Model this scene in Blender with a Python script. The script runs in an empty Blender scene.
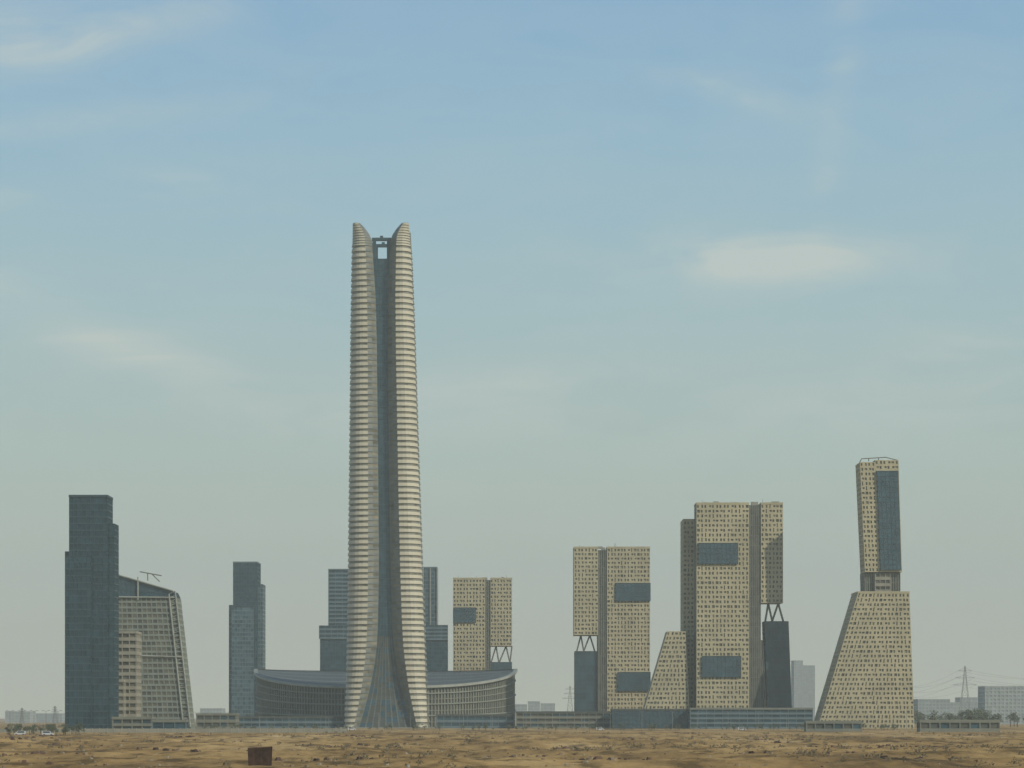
import bpy, math, random
from mathutils import Vector, noise
rng = random.Random(7)
F = 2554.0
CAMZ = 8.0
HOR = 718.0
sc = bpy.context.scene
sc.view_settings.view_transform = 'Standard'
sc.view_settings.look = 'None'
sc.view_settings.exposure = 0

# ------------------------------------------------------------------ materials
def s2l(c):
    return tuple((x/255.0/12.92 if x/255.0 <= 0.04045 else ((x/255.0+0.055)/1.055)**2.4) for x in c)

MATS = {}
def pbr(name, col, rough=0.7, metal=0.0, var=0.15, scale=0.15, spec=0.5, stretch=(1, 1, 1)):
    m = bpy.data.materials.new(name); m.use_nodes = True
    nt = m.node_tree; b = nt.nodes['Principled BSDF']
    b.inputs['Roughness'].default_value = rough
    b.inputs['Metallic'].default_value = metal
    b.inputs['Specular IOR Level'].default_value = spec
    tc = nt.nodes.new('ShaderNodeTexCoord')
    mp = nt.nodes.new('ShaderNodeMapping'); mp.inputs['Scale'].default_value = stretch
    nz = nt.nodes.new('ShaderNodeTexNoise'); nz.inputs['Scale'].default_value = scale
    nz.inputs['Detail'].default_value = 4
    rp = nt.nodes.new('ShaderNodeValToRGB')
    rp.color_ramp.elements[0].position = 0.3; rp.color_ramp.elements[1].position = 0.7
    rp.color_ramp.elements[0].color = tuple(max(0, x*(1-var)) for x in col)+(1,)
    rp.color_ramp.elements[1].color = tuple(min(1, x*(1+var)) for x in col)+(1,)
    nt.links.new(tc.outputs['Object'], mp.inputs['Vector'])
    nt.links.new(mp.outputs[0], nz.inputs['Vector'])
    nt.links.new(nz.outputs['Fac'], rp.inputs['Fac'])
    nt.links.new(rp.outputs['Color'], b.inputs['Base Color'])
    MATS[name] = m
    return m

pbr('beige_panel', (0.44, 0.39, 0.235), 0.8, scale=0.05)
pbr('tower_band', (0.51, 0.47, 0.335), 0.6, scale=0.03, var=0.08)
pbr('tower_wall', (0.20, 0.20, 0.155), 0.5)
pbr('tower_metal', (0.15, 0.17, 0.155), 0.5)
pbr('glass_dark', (0.014, 0.042, 0.060), 0.2, var=0.3)
pbr('glass_dark2', (0.020, 0.052, 0.072), 0.2, var=0.3)
pbr('glass_a', (0.024, 0.063, 0.084), 0.2, var=0.3)
pbr('glass_b', (0.040, 0.088, 0.11), 0.24, var=0.3)
pbr('glass_c', (0.070, 0.125, 0.145), 0.28, var=0.3)
pbr('window_a', (0.085, 0.086, 0.062), 0.4, var=0.3)
pbr('window_b', (0.135, 0.132, 0.092), 0.4, var=0.3)
pbr('window_c', (0.22, 0.20, 0.135), 0.5, var=0.3)
pbr('blue_glass', (0.045, 0.082, 0.10), 0.25, var=0.25)
pbr('frame_dark', (0.03, 0.065, 0.078), 0.5)
pbr('frame_mid', (0.12, 0.17, 0.18), 0.5)
pbr('frame_light', (0.31, 0.325, 0.27), 0.5)
pbr('grid_grey', (0.21, 0.23, 0.185), 0.6)
pbr('rib_grey', (0.185, 0.19, 0.145), 0.6)
pbr('slot_dark', (0.07, 0.08, 0.068), 0.6)
pbr('fan_mullion', (0.125, 0.14, 0.12), 0.6)
pbr('strut_grey', (0.15, 0.15, 0.12), 0.7)
pbr('roof_grey', (0.2, 0.19, 0.165), 0.85)
pbr('concrete', (0.28, 0.265, 0.20), 0.85)
pbr('steel_pole', (0.24, 0.25, 0.22), 0.5, metal=0.2)
pbr('hazed_concrete', (0.33, 0.37, 0.34), 0.8)  # concrete paled towards the sky, distance haze put into the base colour
pbr('hazed_window', (0.26, 0.31, 0.30), 0.6)  # window tone lifted the same way, haze painted in
pbr('trunk', (0.09, 0.065, 0.04), 0.9)
pbr('leaf_a', (0.06, 0.075, 0.04), 0.8)
pbr('leaf_b', (0.09, 0.105, 0.06), 0.8)
pbr('scrub_dry', (0.15, 0.11, 0.055), 0.9)
pbr('scrub_green', (0.10, 0.09, 0.05), 0.9)
pbr('rock', (0.22, 0.16, 0.09), 0.9, scale=0.8)
pbr('rust', (0.05, 0.028, 0.018), 0.85, var=0.5, scale=1.2)
pbr('rust_light', (0.12, 0.07, 0.04), 0.85, var=0.4, scale=1.2)
pbr('car_white', (0.6, 0.6, 0.57), 0.35)
pbr('tyre', (0.02, 0.02, 0.02), 0.8)
pbr('asphalt', (0.055,0.053,0.05), 0.9)
pbr('paint_white', (0.7,0.7,0.66), 0.7)

# ------------------------------------------------------------------ mesh builder
class MB:
    def __init__(s):
        s.v = []; s.f = []; s.m = []; s.names = []
    def mi(s, n):
        if n not in s.names: s.names.append(n)
        return s.names.index(n)
    def face(s, pts, mat):
        b = len(s.v)
        s.v.extend([tuple(p) for p in pts])
        s.f.append(tuple(range(b, b+len(pts)))); s.m.append(s.mi(mat))
    def obj(s, name, parent=None):
        me = bpy.data.meshes.new(name)
        me.from_pydata(s.v, [], s.f)
        for n in s.names: me.materials.append(MATS[n])
        me.polygons.foreach_set('material_index', s.m)
        me.update()
        o = bpy.data.objects.new(name, me)
        sc.collection.objects.link(o)
        if parent: o.parent = parent
        return o
    def box(s, x0, x1, y0, y1, z0, z1, mat):
        a = [Vector((x0,y0,z0)),Vector((x1,y0,z0)),Vector((x1,y1,z0)),Vector((x0,y1,z0))]
        b = [Vector((p.x,p.y,z1)) for p in a]
        for i in range(4):
            j = (i+1) % 4
            s.face([a[i],a[j],b[j],b[i]], mat)
        s.face(b, mat); s.face(a[::-1], mat)
    def beam(s, p, q, r, mat, n=6, r2=None):
        p = Vector(p); q = Vector(q); r2 = r if r2 is None else r2
        d = (q-p).normalized()
        u = d.orthogonal().normalized(); w = d.cross(u)
        A = [p+(u*math.cos(2*math.pi*i/n)+w*math.sin(2*math.pi*i/n))*r for i in range(n)]
        B = [q+(u*math.cos(2*math.pi*i/n)+w*math.sin(2*math.pi*i/n))*r2 for i in range(n)]
        for i in range(n):
            j = (i+1) % n
            s.face([A[i],A[j],B[j],B[i]], mat)
        s.face(A[::-1], mat); s.face(B, mat)

def empty(name, loc, yaw=0.0):
    e = bpy.data.objects.new(name, None)
    e.location = loc; e.rotation_euler = (0, 0, math.radians(yaw))
    sc.collection.objects.link(e)
    return e

def op_lattice(r, c):
    k = rng.random()
    if (r + c) % 2 == 0:
        return (0.12, 0.60, 0.2, 0.76) if k < 0.6 else ((0.15, 0.85, 0.3, 0.72) if k < .85 else (0.3, 0.6, 0.08, 0.92))
    return (0.3, 0.75, 0.2, 0.8) if k < 0.55 else ((0.36, 0.92, 0.33, 0.74) if k < .85 else (0.12, 0.88, 0.2, 0.8))
ST = {
 'lattice': dict(du=2.9, dz=3.7, depth=0.6, op=op_lattice, wall='beige_panel', glass=['window_a','window_a','window_b','window_b','window_c']),
 'curtain_dark': dict(du=2.4, dz=3.9, depth=0.25, op=lambda r,c:(0.07,0.93,0.16,0.95), wall='frame_dark', glass=['glass_dark','glass_dark','glass_dark2','glass_a']),
 'curtain': dict(du=2.4, dz=3.9, depth=0.25, op=lambda r,c:(0.07,0.93,0.16,0.95), wall='frame_dark', glass=['glass_a','glass_a','glass_b','glass_a','glass_b']),
 'curtain_mid': dict(du=2.6, dz=3.9, depth=0.25, op=lambda r,c:(0.08,0.92,0.2,0.95), wall='frame_mid', glass=['glass_b','glass_b','glass_c','glass_c']),
 'bigglass': dict(du=3.2, dz=3.9, depth=0.2, op=lambda r,c:(0.04,0.96,0.06,0.94), wall='frame_dark', glass=['blue_glass','blue_glass','blue_glass','glass_b']),
 'ribs': dict(du=1.7, dz=7.8, depth=0.8, op=lambda r,c:(0.25,0.78,0.02,0.98), wall='rib_grey', glass=['slot_dark','window_b']),
 'grid': dict(du=3.4, dz=3.7, depth=0.4, op=lambda r,c:(0.1,0.9,0.3,0.92), wall='grid_grey', glass=['window_a','window_b','window_b','slot_dark']),
 'bands': dict(du=6.0, dz=3.9, depth=0.6, op=lambda r,c:(0.03,0.97,0.38,0.95), wall='frame_mid', glass=['glass_a','glass_b']),
 'bands_beige': dict(du=4.5, dz=4.4, depth=0.8, op=lambda r,c:(0.06,0.94,0.4,0.92), wall='concrete', glass=['window_a','window_b']),
 'bands_grey': dict(du=5.5, dz=4.4, depth=0.8, op=lambda r,c:(0.05,0.95,0.35,0.92), wall='rib_grey', glass=['window_a','slot_dark','glass_b']),
 'fins': dict(du=2.6, dz=14, depth=0.9, op=lambda r,c:(0.24,0.9,0.10,0.97), wall='rib_grey', glass=['slot_dark','slot_dark','window_a']),
 'hazy': dict(du=5, dz=5, depth=0.5, op=lambda r,c:(0.2,0.8,0.3,0.8), wall='hazed_concrete', glass=['hazed_window']),
}
def cell(mb, c00, c10, c11, c01, o, depth, wall, glass, n):
    def P(s, t):
        return (c00*(1-s)+c10*s)*(1-t) + (c01*(1-s)+c11*s)*t
    x0, x1, y0, y1 = o
    i00, i10, i11, i01 = P(x0,y0), P(x1,y0), P(x1,y1), P(x0,y1)
    mb.face([c00,c10,i10,i00], wall); mb.face([c10,c11,i11,i10], wall)
    mb.face([c11,c01,i01,i11], wall); mb.face([c01,c00,i00,i01], wall)
    d = n*(-depth)
    q = [i00,i10,i11,i01]; g = [p+d for p in q]
    for k in range(4):
        j = (k+1) % 4
        mb.face([q[k],q[j],g[j],g[k]], wall)
    mb.face(g, glass)

def facade(mb, bl, br, tr, tl, style, ncol=None, rows=None):
    s = ST[style]
    n = (br-bl).cross(tl-bl).normalized()
    h = ((tl-bl).length+(tr-br).length)/2
    rows = rows or max(1, round(h/s['dz']))
    for r in range(rows):
        v0, v1 = r/rows, (r+1)/rows
        L0, L1 = bl.lerp(tl, v0), bl.lerp(tl, v1)
        R0, R1 = br.lerp(tr, v0), br.lerp(tr, v1)
        w = ((R0-L0).length+(R1-L1).length)/2
        nc = ncol or max(1, round(w/s['du']))
        for c in range(nc):
            u0, u1 = c/nc, (c+1)/nc
            cell(mb, L0.lerp(R0,u0), L0.lerp(R0,u1), L1.lerp(R1,u1), L1.lerp(R1,u0),
                 s['op'](r, c), s['depth'], s['wall'], rng.choice(s['glass']), n)

def prism(mb, base, top, front, side=None, back=None, roof='roof_grey', parapet=None):
    side = side or front; back = back or side
    sty = [front, side, back, side]
    for i in range(4):
        j = (i+1) % 4
        facade(mb, base[i], base[j], top[j], top[i], sty[i])
    mb.face([p-Vector((0,0,0.4)) for p in top], roof)
    mb.face([p+Vector((0,0,0.3)) for p in base][::-1], roof)
    if parapet:
        for i in range(4):
            j = (i+1) % 4
            a, b = top[i], top[j]
            c = sum(top, Vector())/4
            def off(p, q): return p + (c-p).normalized()*q
            t = Vector((0,0,1.3))
            o1, o2, n1, n2 = off(a,-.25), off(b,-.25), off(a,.5), off(b,.5)
            mb.face([o1,o2,o2+t,o1+t], parapet); mb.face([n1,n2,n2+t,n1+t], parapet)
            mb.face([o1+t,o2+t,n2+t,n1+t], parapet); mb.face([o1,o2,n2,n1], parapet)

class Bld:
    """building with its own origin on the ground, metre scale at its own distance"""
    def __init__(s, name, D, pxc, yaw=0):
        s.k = D/F; s.c = pxc; s.D = D
        s.e = empty(name, ((pxc-512)*s.k, D, 0), yaw)
    def X(s, px): return (px-s.c)*s.k
    def Z(s, py): return max(0.0, CAMZ+(HOR-py)*s.k)
    def vol(s, part, x0, x1, ytop, ybot, y0, y1, front, side=None, tx0=None, tx1=None, tr=None, parapet=None, back=None):
        mb = MB()
        z0 = 0 if ybot is None else s.Z(ybot); z1 = s.Z(ytop); z2 = s.Z(tr) if tr is not None else z1
        tx0 = x0 if tx0 is None else tx0; tx1 = x1 if tx1 is None else tx1
        X = s.X
        base = [Vector((X(x0),y0,z0)),Vector((X(x1),y0,z0)),Vector((X(x1),y1,z0)),Vector((X(x0),y1,z0))]
        top = [Vector((X(tx0),y0,z1)),Vector((X(tx1),y0,z2)),Vector((X(tx1),y1,z2)),Vector((X(tx0),y1,z1))]
        prism(mb, base, top, front, side, back, parapet=parapet)
        return mb.obj(part, s.e)
    def beams(s, part, lst, y, r, mat):
        mb = MB()
        for (xa, ya, xb, yb) in lst:
            mb.beam((s.X(xa), y, s.Z(ya)), (s.X(xb), y, s.Z(yb)), r, mat)
        return mb.obj(part, s.e)
    def roofkit(s, x0, x1, ytop, y0, y1, n=5):
        mb = MB(); z = s.Z(ytop)-0.4
        for i in range(n):
            a = s.X(rng.uniform(x0+2, x1-6)); w = rng.uniform(2, 6); d = rng.uniform(y0+2, y1-6)
            h = rng.uniform(1.5, 3.0)
            mb.box(a, a+w, d, d+rng.uniform(2, 4), z, z+h, 'concrete')
        for i in range(3):
            a = s.X(rng.uniform(x0+1, x1-1)); d = rng.uniform(y0+1, y1-1)
            mb.beam((a, d, z), (a, d, z+rng.uniform(3, 5)), 0.15, 'steel_pole')
        mb.obj('roof_plant', s.e)

# ------------------------------------------------------------------ left dark tower
b = Bld('glass_office_tower', 1500, 91)
b.vol('core_block', 69, 107.5, 497, None, 0, 20, 'curtain_dark', parapet='frame_dark')
b.vol('left_block', 64, 69, 551, None, 3, 20, 'curtain_dark')
b.vol('right_block', 107.5, 113.5, 523, None, 4, 20, 'curtain')
b.vol('front_block', 66, 92, 556, None, -2.5, -0.02, 'curtain_dark')
mb = MB(); mb.box(b.X(72), b.X(104), 3, 17, b.Z(497)-.5, b.Z(494.5), 'frame_dark'); mb.obj('roof_plant', b.e)

b = Bld('beige_office_building', 1600, 129)
b.vol('main_block', 114, 135.5, 633, None, 4, 26, 'bands_beige', parapet='concrete')
b.vol('front_block', 113, 125, 682, None, -4, 3.9, 'bands_beige', parapet='concrete')

# slanted roof building
b = Bld('slanted_glass_building', 1720, 157)
b.vol('lower_body', 112, 190, 597, None, 0, 30, 'grid', 'grid', tx0=112, tx1=175.2)
b.vol('upper_body', 112, 175.0, 573, 596.6, 0.4, 29.6, 'bigglass', tx1=172.5, tr=591)
b.beams('slanted_frame', [(190.5,727,175.2,591),(183.5,727,169,594),(114,597,175,597.5),(112,573,173.5,591),
        (138,577,138,600),(117,655,182,657)], -0.6, 0.5, 'frame_light')
b.beams('ladder_rungs', [(169+(183.5-169)*t+.3, 594+133*t, 175.2+15.3*t, 591+136*t) for t in [i/34 for i in range(34)]], -0.5, 0.22, 'frame_light')
b.beams('cleaning_crane', [(146,580,146,573),(138,571,160,575),(150,573,158,581)], 8, 0.4, 'strut_grey')

# blue tower
b = Bld('blue_glass_tower', 2300, 247)
b.vol('core_block', 233, 257.5, 563, None, 0, 30, 'curtain', parapet='frame_mid')
b.vol('right_block', 257.5, 262.5, 584, None, 3, 28, 'curtain_mid')
b.vol('left_block', 229, 233, 605, None, -1, 28, 'curtain_mid')
b.vol('front_block', 232, 254, 607, None, -3, -0.02, 'curtain_mid')

# buildings behind the main tower
b = Bld('stepped_glass_block', 2380, 333)
b.vol('upper_block', 328, 356, 570, 627, 3, 34, 'bands', parapet='frame_mid')
b.vol('lower_block', 320, 356, 627, None, 0, 36, 'curtain')
b.vol('ledge', 319, 356, 625.5, 639, -1, -0.05, 'bands')
b = Bld('stepped_glass_block', 2380, 430)
b.vol('upper_block', 408, 437, 568, 626, 3, 34, 'curtain_mid', parapet='frame_mid')
b.vol('lower_block', 408, 447, 626, None, 0, 36, 'curtain')
b.vol('ledge', 408, 448, 625, 640, -1, -0.05, 'bands')
b.beams('edge_frames', [(423,568,423,626),(430,568,430,626),(437,568,437,626)], 2.4, 0.5, 'frame_light')

# ------------------------------------------------------------------ lattice tower E
b = Bld('lattice_facade_tower', 2400, 482)
b.vol('left_slab', 453, 485, 579, None, 0, 30, 'lattice', parapet='beige_panel')
b.vol('service_core', 485, 490.5, 580, None, 1.0, 30, 'ribs')
b.vol('right_slab', 490.5, 512, 579, 646, 0, 30, 'lattice', parapet='beige_panel')
b.vol('terrace_window', 454, 476, 607.5, 622.5, -1.2, -0.03, 'bigglass')
b.beams('v_struts', [(491,663,496,646),(499,663,496,646),(499,663,506,646),(510,663,506,646),(510,663,512,646)], 4, 0.7, 'strut_grey')
b.vol('lower_wing', 490.5, 512, 662, None, 2, 30, 'bigglass')
b.roofkit(454, 511, 579, 0, 30)

# lattice tower F
b = Bld('lattice_facade_tower', 2240, 612)
b.vol('left_slab', 574, 598, 548, 635, 0, 32, 'lattice', parapet='beige_panel')
b.vol('service_core', 598, 607, 550, None, 1.0, 31, 'ribs')
b.vol('right_slab', 607, 650, 548, None, 0, 32, 'lattice', parapet='beige_panel')
b.vol('terrace_window_upper', 616, 650.5, 583, 601, -1.5, -0.03, 'bigglass')
b.vol('terrace_window_lower', 618, 650.5, 672, 691, -1.5, -0.03, 'bigglass')
b.vol('lower_wing', 575, 597.8, 651, None, 3, 30, 'bigglass')
b.beams('v_struts', [(577,651,581,635),(584,651,581,635),(584,651,590,635),(595,651,590,635),(577,635,595,635.2)], 6, 0.7, 'strut_grey')
b.roofkit(575, 649, 548, 0, 32, 7)

# lattice tower G
b = Bld('lattice_facade_tower', 2000, 735)
b.vol('rear_slab', 685.5, 700, 518, None, 26, 60, 'lattice', parapet='beige_panel')
b.vol('front_slab', 696.5, 749, 504, None, 0, 25, 'lattice', 'ribs', parapet='beige_panel')
b.vol('service_core', 749, 761, 505, None, 1.0, 24, 'ribs')
b.vol('right_slab', 761, 783, 504, 603, 0, 25, 'lattice', parapet='beige_panel')
b.vol('terrace_window_upper', 698.5, 738, 543, 564, -1.5, -0.03, 'bigglass')
b.vol('terrace_window_lower', 702, 741, 656, 677, -1.5, -0.03, 'bigglass')
b.vol('core_foot', 761, 768, 640, None, 3, 22, 'ribs', tx1=763.5)
b.vol('lower_wing', 768.2, 793, 621, None, 3, 24, 'bigglass', tx0=765, tx1=789)
b.beams('v_struts', [(766,621,769,603),(773,621,769,603),(773,621,779,603),(784,621,779,603)], 6, 0.8, 'strut_grey')
b.vol('sloped_annex', 639, 691, 631, None, 6, 34, 'lattice', tx0=668, tx1=686.3)
b.roofkit(698, 782, 504, 0, 25, 8)

# tower H
b = Bld('tapered_lattice_tower', 1950, 880)
b.vol('lower_body', 817.5, 914.5, 593, None, 0, 38, 'lattice', tx0=858, tx1=909.5, parapet='beige_panel')
b.vol('neck', 865.5, 901, 572, 592, 3, 28, 'ribs', tx0=865)
b.vol('shaft_left', 865, 879, 462, 572, 0, 26, 'lattice', tx0=860, tx1=875)
b.vol('shaft_right', 879, 902, 460, 572, 0, 26, 'lattice', tx0=875, tx1=898.5)
b.vol('glass_bay', 880.5, 901, 471, 570, -1.5, -0.03, 'bigglass', tx0=876.5, tx1=898)
b.vol('neck_columns', 875, 891, 573, 592, 1, 2.9, 'bands_beige')
b.beams('crown_frame', [(860,462,862,458.5),(862,458.5,886,457),(886,457,898,460),(869,461,869,458.5),(879,461,879,457.5)], 2, 0.35, 'strut_grey')

# ------------------------------------------------------------------ circular podium (dished drum)
PD = 2150; pk = PD/F; R = 129*pk
pe = empty('circular_podium_building', ((386-512)*pk, PD, 0))
def pt(a, r, z): return Vector((r*math.sin(a), -r*math.cos(a), z))
def rimz(a):
    c = abs(math.sin(a))
    if math.cos(a) < 0: return 49.5
    return 33.5 + 16*(1-math.sqrt(max(0, 1-c**2.6)))
mb = MB(); lip = MB(); rf = MB()
N = 120
for i in range(N):
    a0 = 2*math.pi*i/N; a1 = 2*math.pi*(i+1)/N
    z0, z1 = rimz(a0+1e-4), rimz(a1-1e-4)
    facade(mb, pt(a0,R,0), pt(a1,R,0), pt(a1,R,z1-2), pt(a0,R,z0-2), 'fins', ncol=2, rows=7)
    Ro = R+2.2
    lip.face([pt(a0,Ro,z0-1.9),pt(a1,Ro,z1-1.9),pt(a1,Ro,z1),pt(a0,Ro,z0)], 'frame_light')
    lip.face([pt(a0,Ro,z0),pt(a1,Ro,z1),pt(a1,R-1,z1),pt(a0,R-1,z0)], 'grid_grey')
    lip.face([pt(a0,Ro,z0-1.9),pt(a1,Ro,z1-1.9),pt(a1,R-.9,z1-1.9),pt(a0,R-.9,z0-1.9)], 'rib_grey')
    for fr in (0.28, 0.55, 0.8):
        lip.face([pt(a0,R+.8,z0*fr),pt(a1,R+.8,z1*fr),pt(a1,R+.8,z1*fr+.9),pt(a0,R+.8,z0*fr+.9)], 'grid_grey')
        lip.face([pt(a0,R+.8,z0*fr+.9),pt(a1,R+.8,z1*fr+.9),pt(a1,R,z1*fr+.9),pt(a0,R,z0*fr+.9)], 'grid_grey')
        lip.face([pt(a0,R+.8,z0*fr),pt(a1,R+.8,z1*fr),pt(a1,R,z1*fr),pt(a0,R,z0*fr)], 'rib_grey')
M = 60
for i in range(M):
    s0 = -math.pi/2+math.pi*i/M; s1 = -math.pi/2+math.pi*(i+1)/M
    f0, f1 = pt(s0,R-.5,rimz(s0*.999)-.3), pt(s1,R-.5,rimz(s1*.999)-.3)
    b0, b1 = Vector((f0.x,-f0.y,49)), Vector((f1.x,-f1.y,49))
    for j in range(12):
        t0, t1 = j/12, (j+1)/12
        q = [f0.lerp(b0,t0),f1.lerp(b1,t0),f1.lerp(b1,t1-.01),f0.lerp(b0,t1-.01)]
        rf.face(q, 'slot_dark' if (j % 3) else 'fan_mullion')
mb.obj('curved_wall', pe); lip.obj('rim', pe); rf.obj('roof', pe)

# ------------------------------------------------------------------ main tower
TD = 2000; tk = TD/F
te = empty('supertall_skyscraper', ((387.5-512)*tk, TD, 0))
def interp(tab, y):
    if y <= tab[0][0]: return tab[0][1]
    for (a, va), (b_, vb) in zip(tab, tab[1:]):
        if y <= b_: return va+(vb-va)*(y-a)/(b_-a)
    return tab[-1][1]
S_T = [(226,27.4),(262,28.9),(330,30.8),(430,32.8),(520,34.8),(600,36.6),(680,38.6),(728,40.5)]
N_T = [(226,22.5),(229,19.5),(233,15.5),(238,11.8),(243,9.5),(262,8.2),(300,6.2),(350,5.4),(500,5.4),(570,5.8),(620,7),(645,8.3),(665,11),(690,16),(710,21.5),(728,27)]
C_T = [(226,-5.5),(430,-3.2),(600,-1.2),(728,0)]
def zy(z): return HOR-(z-CAMZ)/tk
def section(z):
    y = zy(z)
    s = interp(S_T, y)*tk; n = interp(N_T, y)*tk; cx = interp(C_T, y)*tk
    g = s-n
    dep = min(7.5, g*0.42); w1 = min(8, g*0.34); r = g*0.5
    pts = [(n, -(s-dep)), (n+w1*.5, -(s-dep*.38)), (n+w1, -s)]
    for i in range(7):
        a = math.pi/2*i/6
        pts.append((s-r+r*math.sin(a), -(s-r+r*math.cos(a))))
    pts += [(s, -(n+w1)), (s-dep*.38, -(n+w1*.5)), (s-dep, -n)]
    return s, n, dep, cx, pts
ztop = CAMZ+(HOR-228)*tk
zcore = CAMZ+(HOR-262)*tk
FH = 4.45
levels = [i*FH for i in range(int(ztop/FH)+1)]
while levels[-1] > ztop-16: levels.pop()
while levels[-1] < ztop-2.0: levels.append(levels[-1]+2.0)
levels.append(ztop)
lobes = MB(); bands = MB(); strip = MB()
def place(p, q, cx, z):
    x, y = p
    for _ in range(q): x, y = -y, x
    return Vector((x+cx, y, z))
for q in range(4):
    for i in range(len(levels)-1):
        z0, z1 = levels[i], levels[i+1]
        s0,n0,d0,c0,p0 = section(z0); s1,n1,d1,c1,p1 = section(z1)
        K = len(p0)
        for j in range(K-1):
            lobes.face([place(p0[j],q,c0,z0),place(p0[j+1],q,c0,z0),place(p1[j+1],q,c1,z1),place(p1[j],q,c1,z1)],
                       rng.choice(['tower_wall','window_b','window_c','tower_wall','tower_wall']))
        if z1 > zcore-2:
            a0, b0 = p0[-1], p0[0]; a1, b1 = p1[-1], p1[0]
            m0, m1 = (n0,-n0), (n1,-n1)
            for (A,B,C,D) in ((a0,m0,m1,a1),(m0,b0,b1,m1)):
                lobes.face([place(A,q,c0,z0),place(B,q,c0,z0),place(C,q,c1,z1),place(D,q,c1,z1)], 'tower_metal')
        hh = min(2.5, (z1-z0)*0.6)
        def offs(p, out):
            r = []
            for j in range(K):
                a = Vector(p[max(0,j-1)]); b2 = Vector(p[min(K-1,j+1)])
                t = (b2-a).normalized(); nn = Vector((t.y, -t.x))
                o = out if 2 <= j <= K-3 else (out*0.55 if j in (1,K-2) else 0.12)
                r.append((p[j][0]+nn.x*o, p[j][1]+nn.y*o))
            return r
        zb = z0+0.4
        fade = 1.0 if zb < ztop-16 else 0.5
        _,_,_,cb,pb = section(zb); _,_,_,ct,ptp = section(zb+hh)
        ob, ot = offs(pb, 0.8*fade), offs(ptp, 0.5*fade)
        for j in range(K-1):
            inner = j < 2 or j > K-4
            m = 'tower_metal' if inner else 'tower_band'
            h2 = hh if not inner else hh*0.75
            B0, B1 = place(ob[j],q,cb,zb), place(ob[j+1],q,cb,zb)
            T0, T1 = place(ot[j],q,ct,zb+h2), place(ot[j+1],q,ct,zb+h2)
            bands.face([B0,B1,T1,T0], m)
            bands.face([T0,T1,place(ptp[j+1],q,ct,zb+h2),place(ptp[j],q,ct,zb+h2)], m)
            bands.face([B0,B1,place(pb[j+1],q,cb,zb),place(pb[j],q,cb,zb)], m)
        if i == len(levels)-2:
            lobes.face([place(p,q,c1,z1) for p in p1]+[place((n1,-n1),q,c1,z1)], 'tower_band')
        if z1 <= zcore+1:
            A = Vector((-n0, -(s0-d0))); B = Vector((n0, -(s0-d0)))
            C = Vector((n1, -(s1-d1))); D = Vector((-n1, -(s1-d1)))
            c = [place(A,q,c0,z0),place(B,q,c0,z0),place(C,q,c1,z1),place(D,q,c1,z1)]
            nn = (c[1]-c[0]).cross(c[3]-c[0]).normalized()
            nc = 8 if z0 < 70 else 5
            low_ = z0 < 70
            for u in range(nc):
                u0, u1 = u/nc, (u+1)/nc
                cell(strip, c[0].lerp(c[1],u0), c[0].lerp(c[1],u1), c[3].lerp(c[2],u1), c[3].lerp(c[2],u0),
                     (0.12,0.88,0.03,0.985) if low_ else (0.09,0.91,0.12,0.95), 0.3, 'fan_mullion' if low_ else 'frame_dark',
                     rng.choice(['slot_dark','slot_dark','glass_b']) if low_ else rng.choice(['glass_a','glass_a','glass_b','glass_b']), nn)
            zl = z1
s_,n_,d_,c_,p_ = section(zl)
hw = s_-d_
strip.face([Vector((c_-hw,-hw,zl-.1)),Vector((c_+hw,-hw,zl-.1)),Vector((c_+hw,hw,zl-.1)),Vector((c_-hw,hw,zl-.1))], 'tower_metal')
cr = MB()
for yy in (-hw+1, hw-4):
    zt = CAMZ+(HOR-244)*tk
    cr.box(c_-n_-.5, c_-n_+2.2, yy, yy+3, zl-1, zt, 'frame_dark')
    cr.box(c_+n_-2.2, c_+n_+.5, yy, yy+3, zl-1, zt, 'frame_dark')
    cr.box(c_-n_-1.0, c_+n_+1.0, yy-.2, yy+3.2, zt, zt+2.2, 'frame_dark')
    cr.box(c_-1.2, c_+1.2, yy+.5, yy+2, zt+2.2, zt+3.8, 'frame_dark')
lobes.obj('lobe_walls', te); bands.obj('sunshade_bands', te); strip.obj('central_glazing', te); cr.obj('crown_frame', te)
mb = MB(); mb.box(-38, 38, -40, 40, 0, 0.8, 'concrete'); mb.obj('plinth', te)

# ------------------------------------------------------------------ low podiums
def low(name, D, x0, x1, yt, depth, style, par='beige_panel'):
    b = Bld(name, D, (x0+x1)/2)
    b.vol('block', x0, x1, yt, None, 0, depth, style, parapet=par)
    return b
low('retail_podium', 1960, 516, 640, 713, 30, 'bands_grey', 'slot_dark')
low('retail_podium', 1930, 612, 700, 710.5, 26, 'bigglass', 'slot_dark')
low('retail_podium', 1910, 690, 813, 709.5, 26, 'bands', 'rib_grey')
low('retail_podium', 1970, 436, 514, 716, 40, 'bands', 'slot_dark')
low('retail_podium', 1980, 236, 344, 718, 30, 'bands', 'slot_dark')
low('retail_podium', 1850, 196, 236, 715, 22, 'bands_grey', 'rib_grey')
low('site_office', 1440, 112, 152, 719, 14, 'bands_grey', 'rib_grey')
low('site_office', 1420, 152, 186, 722, 10, 'bands', 'rib_grey')
low('site_office', 1480, 920, 1000, 722, 12, 'bands_grey', 'rib_grey')
low('site_office', 1500, 806, 862, 723, 10, 'bands_grey', 'rib_grey')
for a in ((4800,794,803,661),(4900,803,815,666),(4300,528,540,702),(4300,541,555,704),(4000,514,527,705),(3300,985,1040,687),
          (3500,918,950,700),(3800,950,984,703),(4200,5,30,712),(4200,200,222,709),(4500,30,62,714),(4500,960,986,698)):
    low('distant_apartment_block', a[0], a[1], a[2], a[3], 50, 'hazy', 'hazed_concrete')

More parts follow.
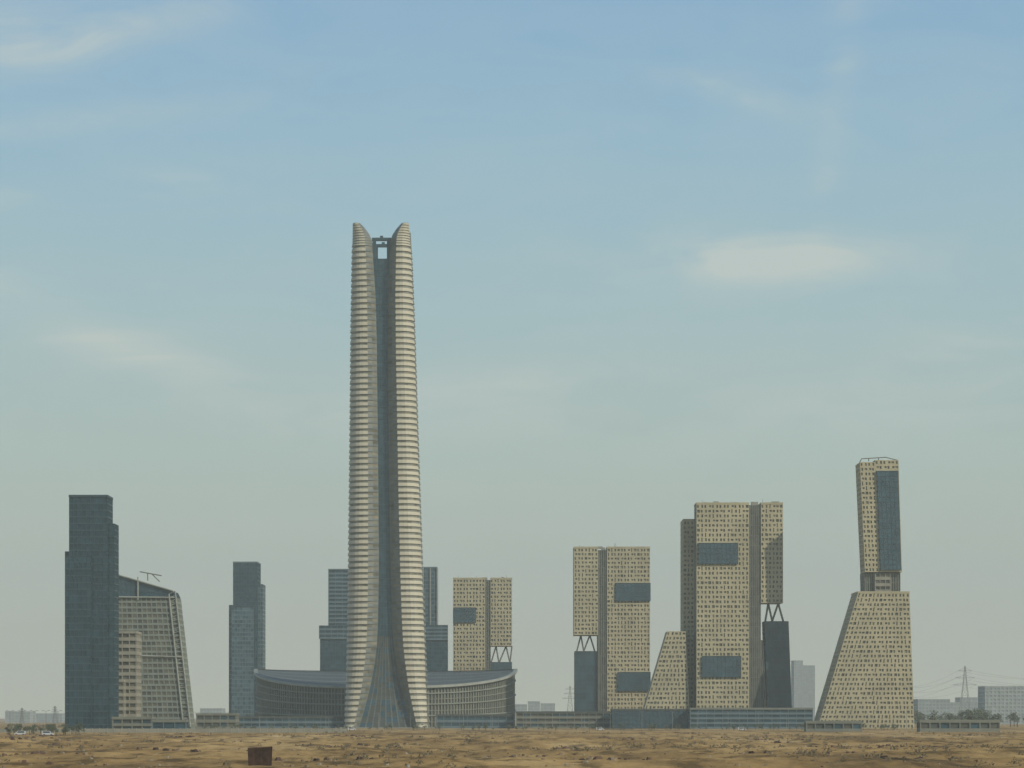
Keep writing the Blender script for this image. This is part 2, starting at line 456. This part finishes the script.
# ------------------------------------------------------------------ pylons, lamps
def pylon(D, px, yt, s=1.0):
    k = D/F; e = empty('electricity_pylon', ((px-512)*k, D, 0)); mb = MB()
    H = CAMZ+(HOR-yt)*k; w = H*0.11; r = 0.28*s
    prev = None
    for i in range(9):
        t = i/8; ww = w*(1-t)**1.3+0.5; z = H*t
        cur = [Vector((sx*ww, sy*ww, z)) for sx, sy in ((-1,-1),(1,-1),(1,1),(-1,1))]
        if prev:
            for a in range(4):
                mb.beam(prev[a], cur[a], r, 'steel_pole', 4)
                mb.beam(prev[a], cur[(a+1) % 4], r*.6, 'steel_pole', 4)
                mb.beam(cur[a], cur[(a+1) % 4], r*.6, 'steel_pole', 4)
        prev = cur
    for f, L in ((.68,.2),(.8,.16),(.92,.12)):
        mb.beam((-H*L,0,H*f),(H*L,0,H*f), r, 'steel_pole', 4)
        mb.beam((-H*L,0,H*f),(0,0,H*f+H*.05), r*.6, 'steel_pole', 4)
        mb.beam((H*L,0,H*f),(0,0,H*f+H*.05), r*.6, 'steel_pole', 4)
    mb.obj('lattice_mast', e)
    return e, H
tops = []
for D, px, yt in ((3000,965,666),(3300,1090,672),(3600,900,684),(3000,570,686),(3000,55,706),(2800,22,708),(3200,590,700)):
    e, H = pylon(D, px, yt); tops.append((e.location.x, D, H))
we = MB()
def wire(p, q, sag):
    pr = None
    for i in range(13):
        t = i/12; v = Vector(p).lerp(Vector(q), t); v.z -= sag*4*t*(1-t)
        if pr: we.beam(pr, v, 0.1, 'steel_pole', 3)
        pr = v
for (a, c) in ((0,1),(2,0)):
    for f, L in ((.68,.2),(.8,.16),(.92,.12)):
        for sg in (-1, 1):
            A = tops[a]; C = tops[c]
            wire((A[0]+sg*A[2]*L,A[1],A[2]*f),(C[0]+sg*C[2]*L,C[1],C[2]*f), 7)
we.obj('power_lines')

def lamp(x, y, h):
    e = empty('street_lamp', (x, y, 0)); mb = MB()
    mb.beam((0,0,0),(0,0,h), 0.2, 'steel_pole', 6, 0.1)
    mb.beam((0,0,h-.1),(1.6,0,h+.35), 0.08, 'steel_pole', 5)
    mb.beam((0,0,h-.1),(-1.6,0,h+.35), 0.08, 'steel_pole', 5)
    mb.box(1.3,2.4,-.2,.2,h+.3,h+.48,'frame_dark'); mb.box(-2.4,-1.3,-.2,.2,h+.3,h+.48,'frame_dark')
    mb.obj('pole', e)
for i in range(26):
    px = 205+i*29+rng.uniform(-4,4); D = 1800
    lamp((px-512)*D/F, D+rng.uniform(-30,30), rng.uniform(11,13))
for i in range(5):
    lamp((10+i*12-512)*1500/F, 1500, 12)

# ------------------------------------------------------------------ ground
def gh(x, y):
    f = max(0.0, min(1.0, (1450-y)/500.0))*max(0.0, min(1, (y-60)/150.0))
    if f <= 0: return 0.0
    v = Vector((x*0.010, y*0.006, 0.3))
    h = noise.noise(v)*1.6 + noise.noise(Vector((x*0.035, y*0.02, 4)))*1.0 + noise.noise(Vector((x*0.11, y*0.06, 9)))*0.6 + noise.noise(Vector((x*0.33, y*0.2, 2)))*0.4
    return h*f
xs = [-30000,-12000,-6000,-3000,-1500,-800,-500]
x = -320.0
while x < 320: xs.append(x); x += 1.3
xs += [330,500,800,1500,3000,6000,12000,30000]
ys = [-6000,-1500,-300,0,100,200,300]
y = 340.0
while y < 1500: ys.append(y); y *= 1.0042
ys += [1550,1800,2200,3000,5000,9000,16000,40000]
vv = [(a, c, gh(a, c)) for c in ys for a in xs]
W = len(xs); ff = [(j*W+i, j*W+i+1, (j+1)*W+i+1, (j+1)*W+i) for j in range(len(ys)-1) for i in range(W-1)]
me = bpy.data.meshes.new('desert_ground'); me.from_pydata(vv, [], ff); me.update()
me.polygons.foreach_set('use_smooth', [True]*len(ff))
g = bpy.data.objects.new('desert_ground', me); sc.collection.objects.link(g)
m = bpy.data.materials.new('sand'); m.use_nodes = True; nt = m.node_tree; bs = nt.nodes['Principled BSDF']
bs.inputs['Roughness'].default_value = 0.95; bs.inputs['Specular IOR Level'].default_value = 0.1
tc = nt.nodes.new('ShaderNodeTexCoord')
def nz(scale, st=(1,1,1), det=8):
    mp = nt.nodes.new('ShaderNodeMapping'); mp.inputs['Scale'].default_value = st
    n = nt.nodes.new('ShaderNodeTexNoise'); n.inputs['Scale'].default_value = scale; n.inputs['Detail'].default_value = det
    n.inputs['Roughness'].default_value = 0.6
    nt.links.new(tc.outputs['Object'], mp.inputs['Vector']); nt.links.new(mp.outputs[0], n.inputs['Vector']); return n
def ramp(n, els):
    r = nt.nodes.new('ShaderNodeValToRGB'); cr_ = r.color_ramp
    while len(cr_.elements) < len(els): cr_.elements.new(0.5)
    for e_, (p, c) in zip(cr_.elements, els): e_.position = p; e_.color = tuple(c)+(1,)
    nt.links.new(n.outputs['Fac'], r.inputs['Fac']); return r
r1 = ramp(nz(0.018, (1,.2,1), 8), [(0.34,(0.16,0.105,0.045)),(0.44,(0.34,0.215,0.08)),(0.53,(0.45,0.29,0.11)),(0.68,(0.54,0.38,0.175))])
r2 = ramp(nz(0.12, (1,.3,1), 8), [(0.38,(0.30,0.30,0.29)),(0.47,(0.72,0.71,0.69)),(0.58,(1,1,1))])
mx = nt.nodes.new('ShaderNodeMix'); mx.data_type = 'RGBA'; mx.blend_type = 'MULTIPLY'; mx.inputs['Factor'].default_value = 0.9
nt.links.new(r1.outputs['Color'], mx.inputs['A']); nt.links.new(r2.outputs['Color'], mx.inputs['B'])
nt.links.new(mx.outputs['Result'], bs.inputs['Base Color'])
bp = nt.nodes.new('ShaderNodeBump'); bp.inputs['Strength'].default_value = 0.9; bp.inputs['Distance'].default_value = 0.6
nt.links.new(nz(0.8).outputs['Fac'], bp.inputs['Height']); nt.links.new(bp.outputs[0], bs.inputs['Normal'])
g.data.materials.append(m)

mb = MB()
mb.face([(-900,1700,.004),(900,1700,.004),(900,1716,.004),(-900,1716,.004)], 'asphalt')
for i in range(-60, 60):
    mb.face([(i*12,1707.9,.008),(i*12+5,1707.9,.008),(i*12+5,1708.1,.008),(i*12,1708.1,.008)], 'paint_white')
for yy in (1699.6,1716): mb.box(-900,900,yy,yy+.4,0,.14,'concrete')
mb.obj('service_road')

mb = MB()
def rock(mb, x, y, s, mat):
    z = gh(x, y); n = 6
    ring0 = []; ring1 = []
    for i in range(n):
        a = 2*math.pi*i/n+rng.uniform(-.3,.3); q = s*rng.uniform(.7,1.2)
        ring0.append(Vector((x+math.cos(a)*q*1.3, y+math.sin(a)*q, z-.2)))
        ring1.append(Vector((x+math.cos(a)*q*.8, y+math.sin(a)*q*.6, z+s*rng.uniform(.4,.9))))
    for i in range(n):
        j = (i+1) % n; mb.face([ring0[i],ring0[j],ring1[j],ring1[i]], mat)
    mb.face(ring1, mat)
for i in range(900):
    y = 370*(1300/370)**rng.random(); x = rng.uniform(-.21,.21)*y
    rock(mb, x, y, rng.uniform(.12,.42), rng.choice(['rock','rock','rust_light','concrete']))
for cl in range(30):
    y0 = 430*(1300/430)**rng.random(); x0 = rng.uniform(-.2,.2)*y0
    for i in range(16):
        rock(mb, x0+rng.gauss(0,7), y0+rng.gauss(0,4), rng.uniform(.3,.9), rng.choice(['rock','rust_light','rust']))
mb.obj('rubble')
mb = MB()
def clump(mb, c, r, n, leaf, mats):
    for i in range(n):
        d = Vector((rng.gauss(0,1),rng.gauss(0,1),rng.gauss(0,1))).normalized()*r*rng.random()**.4
        d.z *= .7; p = c+d
        u = Vector((rng.gauss(0,1),rng.gauss(0,1),rng.gauss(0,1))).normalized()*leaf
        w = u.orthogonal().normalized()*leaf*.7
        mb.face([p-u,p-w,p+u,p+w], rng.choice(mats))
for i in range(1900):
    y = 380*(1420/380)**(rng.random()**.6); x = rng.uniform(-.21,.21)*y
    if noise.noise(Vector((x*.02,y*.01,1))) < 0.05: continue
    r = rng.uniform(.35,1.2)
    clump(mb, Vector((x,y,gh(x,y)+r*.4)), r, 16, r*.3, ['scrub_dry','scrub_green','scrub_dry'])
mb.obj('desert_scrub')

def trees(name, spots, mats):
    mb = MB()
    for x, y, h in spots:
        z = gh(x, y)
        mb.beam((x,y,z-.2),(x+rng.uniform(-.3,.3),y,z+h*.5), h*.035, 'trunk', 5, h*.02)
        for k in range(5):
            c = Vector((x+rng.gauss(0,h*.17), y+rng.gauss(0,h*.17), z+h*rng.uniform(.4,.88)))
            mb.beam((x,y,z+h*.38), c, h*.014, 'trunk', 4, h*.006)
            clump(mb, c, h*.2, 30, h*.05, mats)
    mb.obj(name)
sp = []
for i in range(60): sp.append((rng.uniform(912,1040), rng.uniform(1900,2600), rng.uniform(9,17)))
sp = [((p-512)*D/F, D, h) for p, D, h in sp]
trees('distant_tree_row', sp, ['leaf_a','leaf_b','leaf_b'])
sp = [((rng.uniform(-10,72)-512)*1250/F, rng.uniform(1230,1300), rng.uniform(2.5,6)) for i in range(46)]
trees('roadside_tree_row', sp, ['leaf_a','leaf_a','leaf_b'])
sp = [((rng.uniform(115,920)-512)*1650/F, rng.uniform(1620,1690), rng.uniform(2,5)) for i in range(190)]
trees('planted_shrub_row', sp, ['leaf_a','leaf_b'])

mb = MB()
for i in range(60):
    x0 = -330+i*4; mb.box(x0, x0+3.9, 1400, 1400.25, 0, 2.2, 'concrete')
    mb.box(x0+3.85, x0+4.15, 1399.8, 1400.4, 0, 2.5, 'frame_light')
mb.obj('perimeter_wall')

def van(x, y, yaw, L=5.2, H=2.1):
    z = gh(x, y); e = empty('parked_van', (x, y, z), yaw); mb = MB()
    prof = [(-L/2,.4),(L/2,.4),(L/2,1.0),(L/2-.9,1.15),(L/2-1.5,H),(-L/2+.15,H),(-L/2,1.2)]
    w = .95
    for i in range(len(prof)):
        a = prof[i]; c = prof[(i+1) % len(prof)]
        mb.face([(a[0],-w,a[1]),(c[0],-w,c[1]),(c[0],w,c[1]),(a[0],w,a[1])], 'glass_a' if i == 3 else 'car_white')
    for sy in (-w, w):
        mb.face([(a,sy,c) for a, c in prof], 'car_white')
        yy = sy*1.004
        mb.face([(-L/2+.5,yy,1.2),(L/2-1.4,yy,1.2),(L/2-1.75,yy,H-.2),(-L/2+.5,yy,H-.2)], 'glass_a')
    mb.obj('body', e)
    wh = MB()
    for wx in (-L/2+1, L/2-1):
        for sy in (-1, 1): wh.beam((wx,sy*.72,.36),(wx,sy*1.0,.36), .36, 'tyre', 14)
    wh.obj('wheels', e)
for px, D in ((20,1180),(48,1175),(352,1650),(600,1650),(742,1650)):
    van((px-512)*D/F, D, rng.choice([0,180,8]))

# rusty skip container in the foreground
D = 432; x0 = (260-512)*D/F
e = empty('rusty_skip_container', (x0, D, gh(x0, D)-.1), 6)
mb = MB()
wb, wt, h, d = 1.85, 2.0, 3.6, 1.3
def P(x, y, z): return Vector((x, y, z))
bb = [P(-wb,-d,-.3),P(wb,-d,-.3),P(wb,d,-.3),P(-wb,d,-.3)]; tt = [P(-wt,-d-.1,h-.25),P(wt,-d-.1,h),P(wt,d+.1,h),P(-wt,d+.1,h-.25)]
for i in range(4):
    j = (i+1) % 4; mb.face([bb[i],bb[j],tt[j],tt[i]], 'rust')
    mb.beam(tt[i], tt[j], .09, 'rust_light', 6); mb.beam(bb[i], tt[i], .08, 'rust', 6)
    for k in range(1, 6):
        mb.beam(bb[i].lerp(bb[j],k/6), tt[i].lerp(tt[j],k/6), .07, 'rust', 4)
mb.face([p+Vector((0,0,.1)) for p in bb], 'rust')
mb.face([p-Vector((0,0,.5)) for p in tt], 'rust_light')
mb.obj('body', e)

# ------------------------------------------------------------------ haze volume (thin dusty air)
hz = MB(); MATS['haze'] = bpy.data.materials.new('haze')
hm = MATS['haze']; hm.use_nodes = True; nt = hm.node_tree; nt.nodes.clear()
out = nt.nodes.new('ShaderNodeOutputMaterial'); vs = nt.nodes.new('ShaderNodeVolumeScatter')
vs.inputs['Color'].default_value = (0.98, 1.0, 0.84, 1); vs.inputs['Density'].default_value = 0.0001; vs.inputs['Anisotropy'].default_value = 0.0
nt.links.new(vs.outputs[0], out.inputs['Volume'])
hz.box(-9000, 9000, -2000, 8000, -60, 480, 'haze')
hz.obj('atmospheric_haze')

# ------------------------------------------------------------------ light
sd = Vector((0.68, -0.50, 0.63)).normalized()
el = math.asin(sd.z)
sl = bpy.data.lights.new('sun', 'SUN'); sl.energy = 3.2; sl.angle = math.radians(0.5); sl.color = (1, 0.94, 0.78)
so = bpy.data.objects.new('sun', sl); sc.collection.objects.link(so)
so.rotation_euler = sd.to_track_quat('Z', 'Y').to_euler(); so.location = (500, -500, 900)

w = bpy.data.worlds.new('World'); sc.world = w; w.use_nodes = True; nt = w.node_tree; nt.nodes.clear()
N_ = nt.nodes.new; L_ = nt.links.new
out = N_('ShaderNodeOutputWorld'); bg = N_('ShaderNodeBackground'); bg.inputs['Strength'].default_value = 0.1
sky = N_('ShaderNodeTexSky'); sky.sky_type = 'NISHITA'; sky.sun_disc = False
sky.sun_elevation = el; sky.sun_rotation = math.atan2(sd.x, sd.y); sky.dust_density = 3; sky.air_density = 1.2
tc = N_('ShaderNodeTexCoord'); sp_ = N_('ShaderNodeSeparateXYZ'); L_(tc.outputs['Generated'], sp_.inputs[0])
def math_(op, a, b=None, c=None):
    n = N_('ShaderNodeMath'); n.operation = op
    for i, v in enumerate((a, b, c)):
        if v is None: continue
        if isinstance(v, (int, float)): n.inputs[i].default_value = v
        else: L_(v, n.inputs[i])
    return n.outputs[0]
elv = math_('ARCSINE', sp_.outputs['Z'])
az = math_('ARCTAN2', sp_.outputs['X'], sp_.outputs['Y'])
t = math_('MULTIPLY', elv, 1/0.56)
rp = N_('ShaderNodeValToRGB'); crr = rp.color_ramp
els = [(0.0,(200,204,172)),(0.06,(190,198,174)),(0.16,(179,198,182)),(0.28,(166,196,198)),(0.40,(149,188,206)),(0.5,(132,176,207)),(0.8,(96,142,186)),(1.0,(80,120,170))]
while len(crr.elements) < len(els): crr.elements.new(0.5)
for e_, (p, c) in zip(crr.elements, els): e_.position = p; e_.color = s2l(c)+(1,)
L_(t, rp.inputs['Fac'])
sc10 = N_('ShaderNodeVectorMath'); sc10.operation = 'SCALE'; sc10.inputs['Scale'].default_value = 10.0
L_(rp.outputs['Color'], sc10.inputs[0])
mx = N_('ShaderNodeMix'); mx.data_type = 'RGBA'; mx.inputs['Factor'].default_value = 0.93
L_(sky.outputs[0], mx.inputs['A']); L_(sc10.outputs[0], mx.inputs['B'])
def cirrus_and_beam(px, py, rx, ry, ang, amp):
    a0 = math.atan((px-512)/F); e0 = math.atan((HOR-py)/F)
    da = math_('SUBTRACT', az, a0); de = math_('SUBTRACT', elv, e0)
    c, s = math.cos(ang), math.sin(ang)
    u = math_('DIVIDE', math_('ADD', math_('MULTIPLY', da, c), math_('MULTIPLY', de, s)), rx/F)
    v = math_('DIVIDE', math_('SUBTRACT', math_('MULTIPLY', de, c), math_('MULTIPLY', da, s)), ry/F)
    q = math_('ADD', math_('MULTIPLY', u, u), math_('MULTIPLY', v, v))
    return math_('MULTIPLY', math_('EXPONENT', math_('MULTIPLY', q, -1.0)), amp)
patches = [(60,55,150,20,0.25,.7),(20,20,90,30,0.3,.5),(100,125,120,12,0.15,.45),(90,195,180,14,0.1,.4),
           (120,350,230,26,-0.38,.75),(760,262,130,24,0.0,1.1),(735,95,90,14,-0.3,.35),(480,390,180,20,0.1,.4),(950,380,120,50,0.4,.5),(838,100,170,16,1.42,.3),(620,420,300,40,0.0,.35)]  # the steep narrow patch paints a light streak; the others are cirrus
acc = None
for p in patches:
    c = cirrus_and_beam(*p); acc = c if acc is None else math_('ADD', acc, c)
cmb = N_('ShaderNodeCombineXYZ'); L_(az, cmb.inputs[0]); L_(elv, cmb.inputs[1])
mp = N_('ShaderNodeMapping'); mp.inputs['Scale'].default_value = (13, 46, 1); mp.inputs['Rotation'].default_value = (0,0,0.12)
L_(cmb.outputs[0], mp.inputs['Vector'])
n1 = N_('ShaderNodeTexNoise'); n1.inputs['Scale'].default_value = 1.0; n1.inputs['Detail'].default_value = 8; n1.inputs['Roughness'].default_value = .62; n1.inputs['Distortion'].default_value = .8
L_(mp.outputs[0], n1.inputs['Vector'])
ns = N_('ShaderNodeMapRange'); ns.inputs['From Min'].default_value = .36; ns.inputs['From Max'].default_value = .70
L_(n1.outputs['Fac'], ns.inputs['Value'])
cl = math_('MULTIPLY', math_('ADD', acc, 0.12), math_('ADD', math_('MULTIPLY', ns.outputs[0], 0.85), 0.12))
cl = math_('MINIMUM', cl, 0.7)
mx2 = N_('ShaderNodeMix'); mx2.data_type = 'RGBA'
L_(cl, mx2.inputs['Factor']); L_(mx.outputs['Result'], mx2.inputs['A'])
cc = s2l((204,212,200)); mx2.inputs['B'].default_value = (cc[0]*10, cc[1]*10, cc[2]*10, 1)
L_(mx2.outputs['Result'], bg.inputs['Color']); L_(bg.outputs[0], out.inputs['Surface'])

# ------------------------------------------------------------------ camera
cd = bpy.data.cameras.new('camera'); co = bpy.data.objects.new('camera', cd); sc.collection.objects.link(co)
co.location = (0, 0, CAMZ); co.rotation_euler = (math.radians(90), 0, 0)
cd.sensor_width = 36; cd.lens = F/1024*36; cd.shift_y = (HOR-384)/1024
cd.clip_start = 1; cd.clip_end = 60000
sc.camera = co
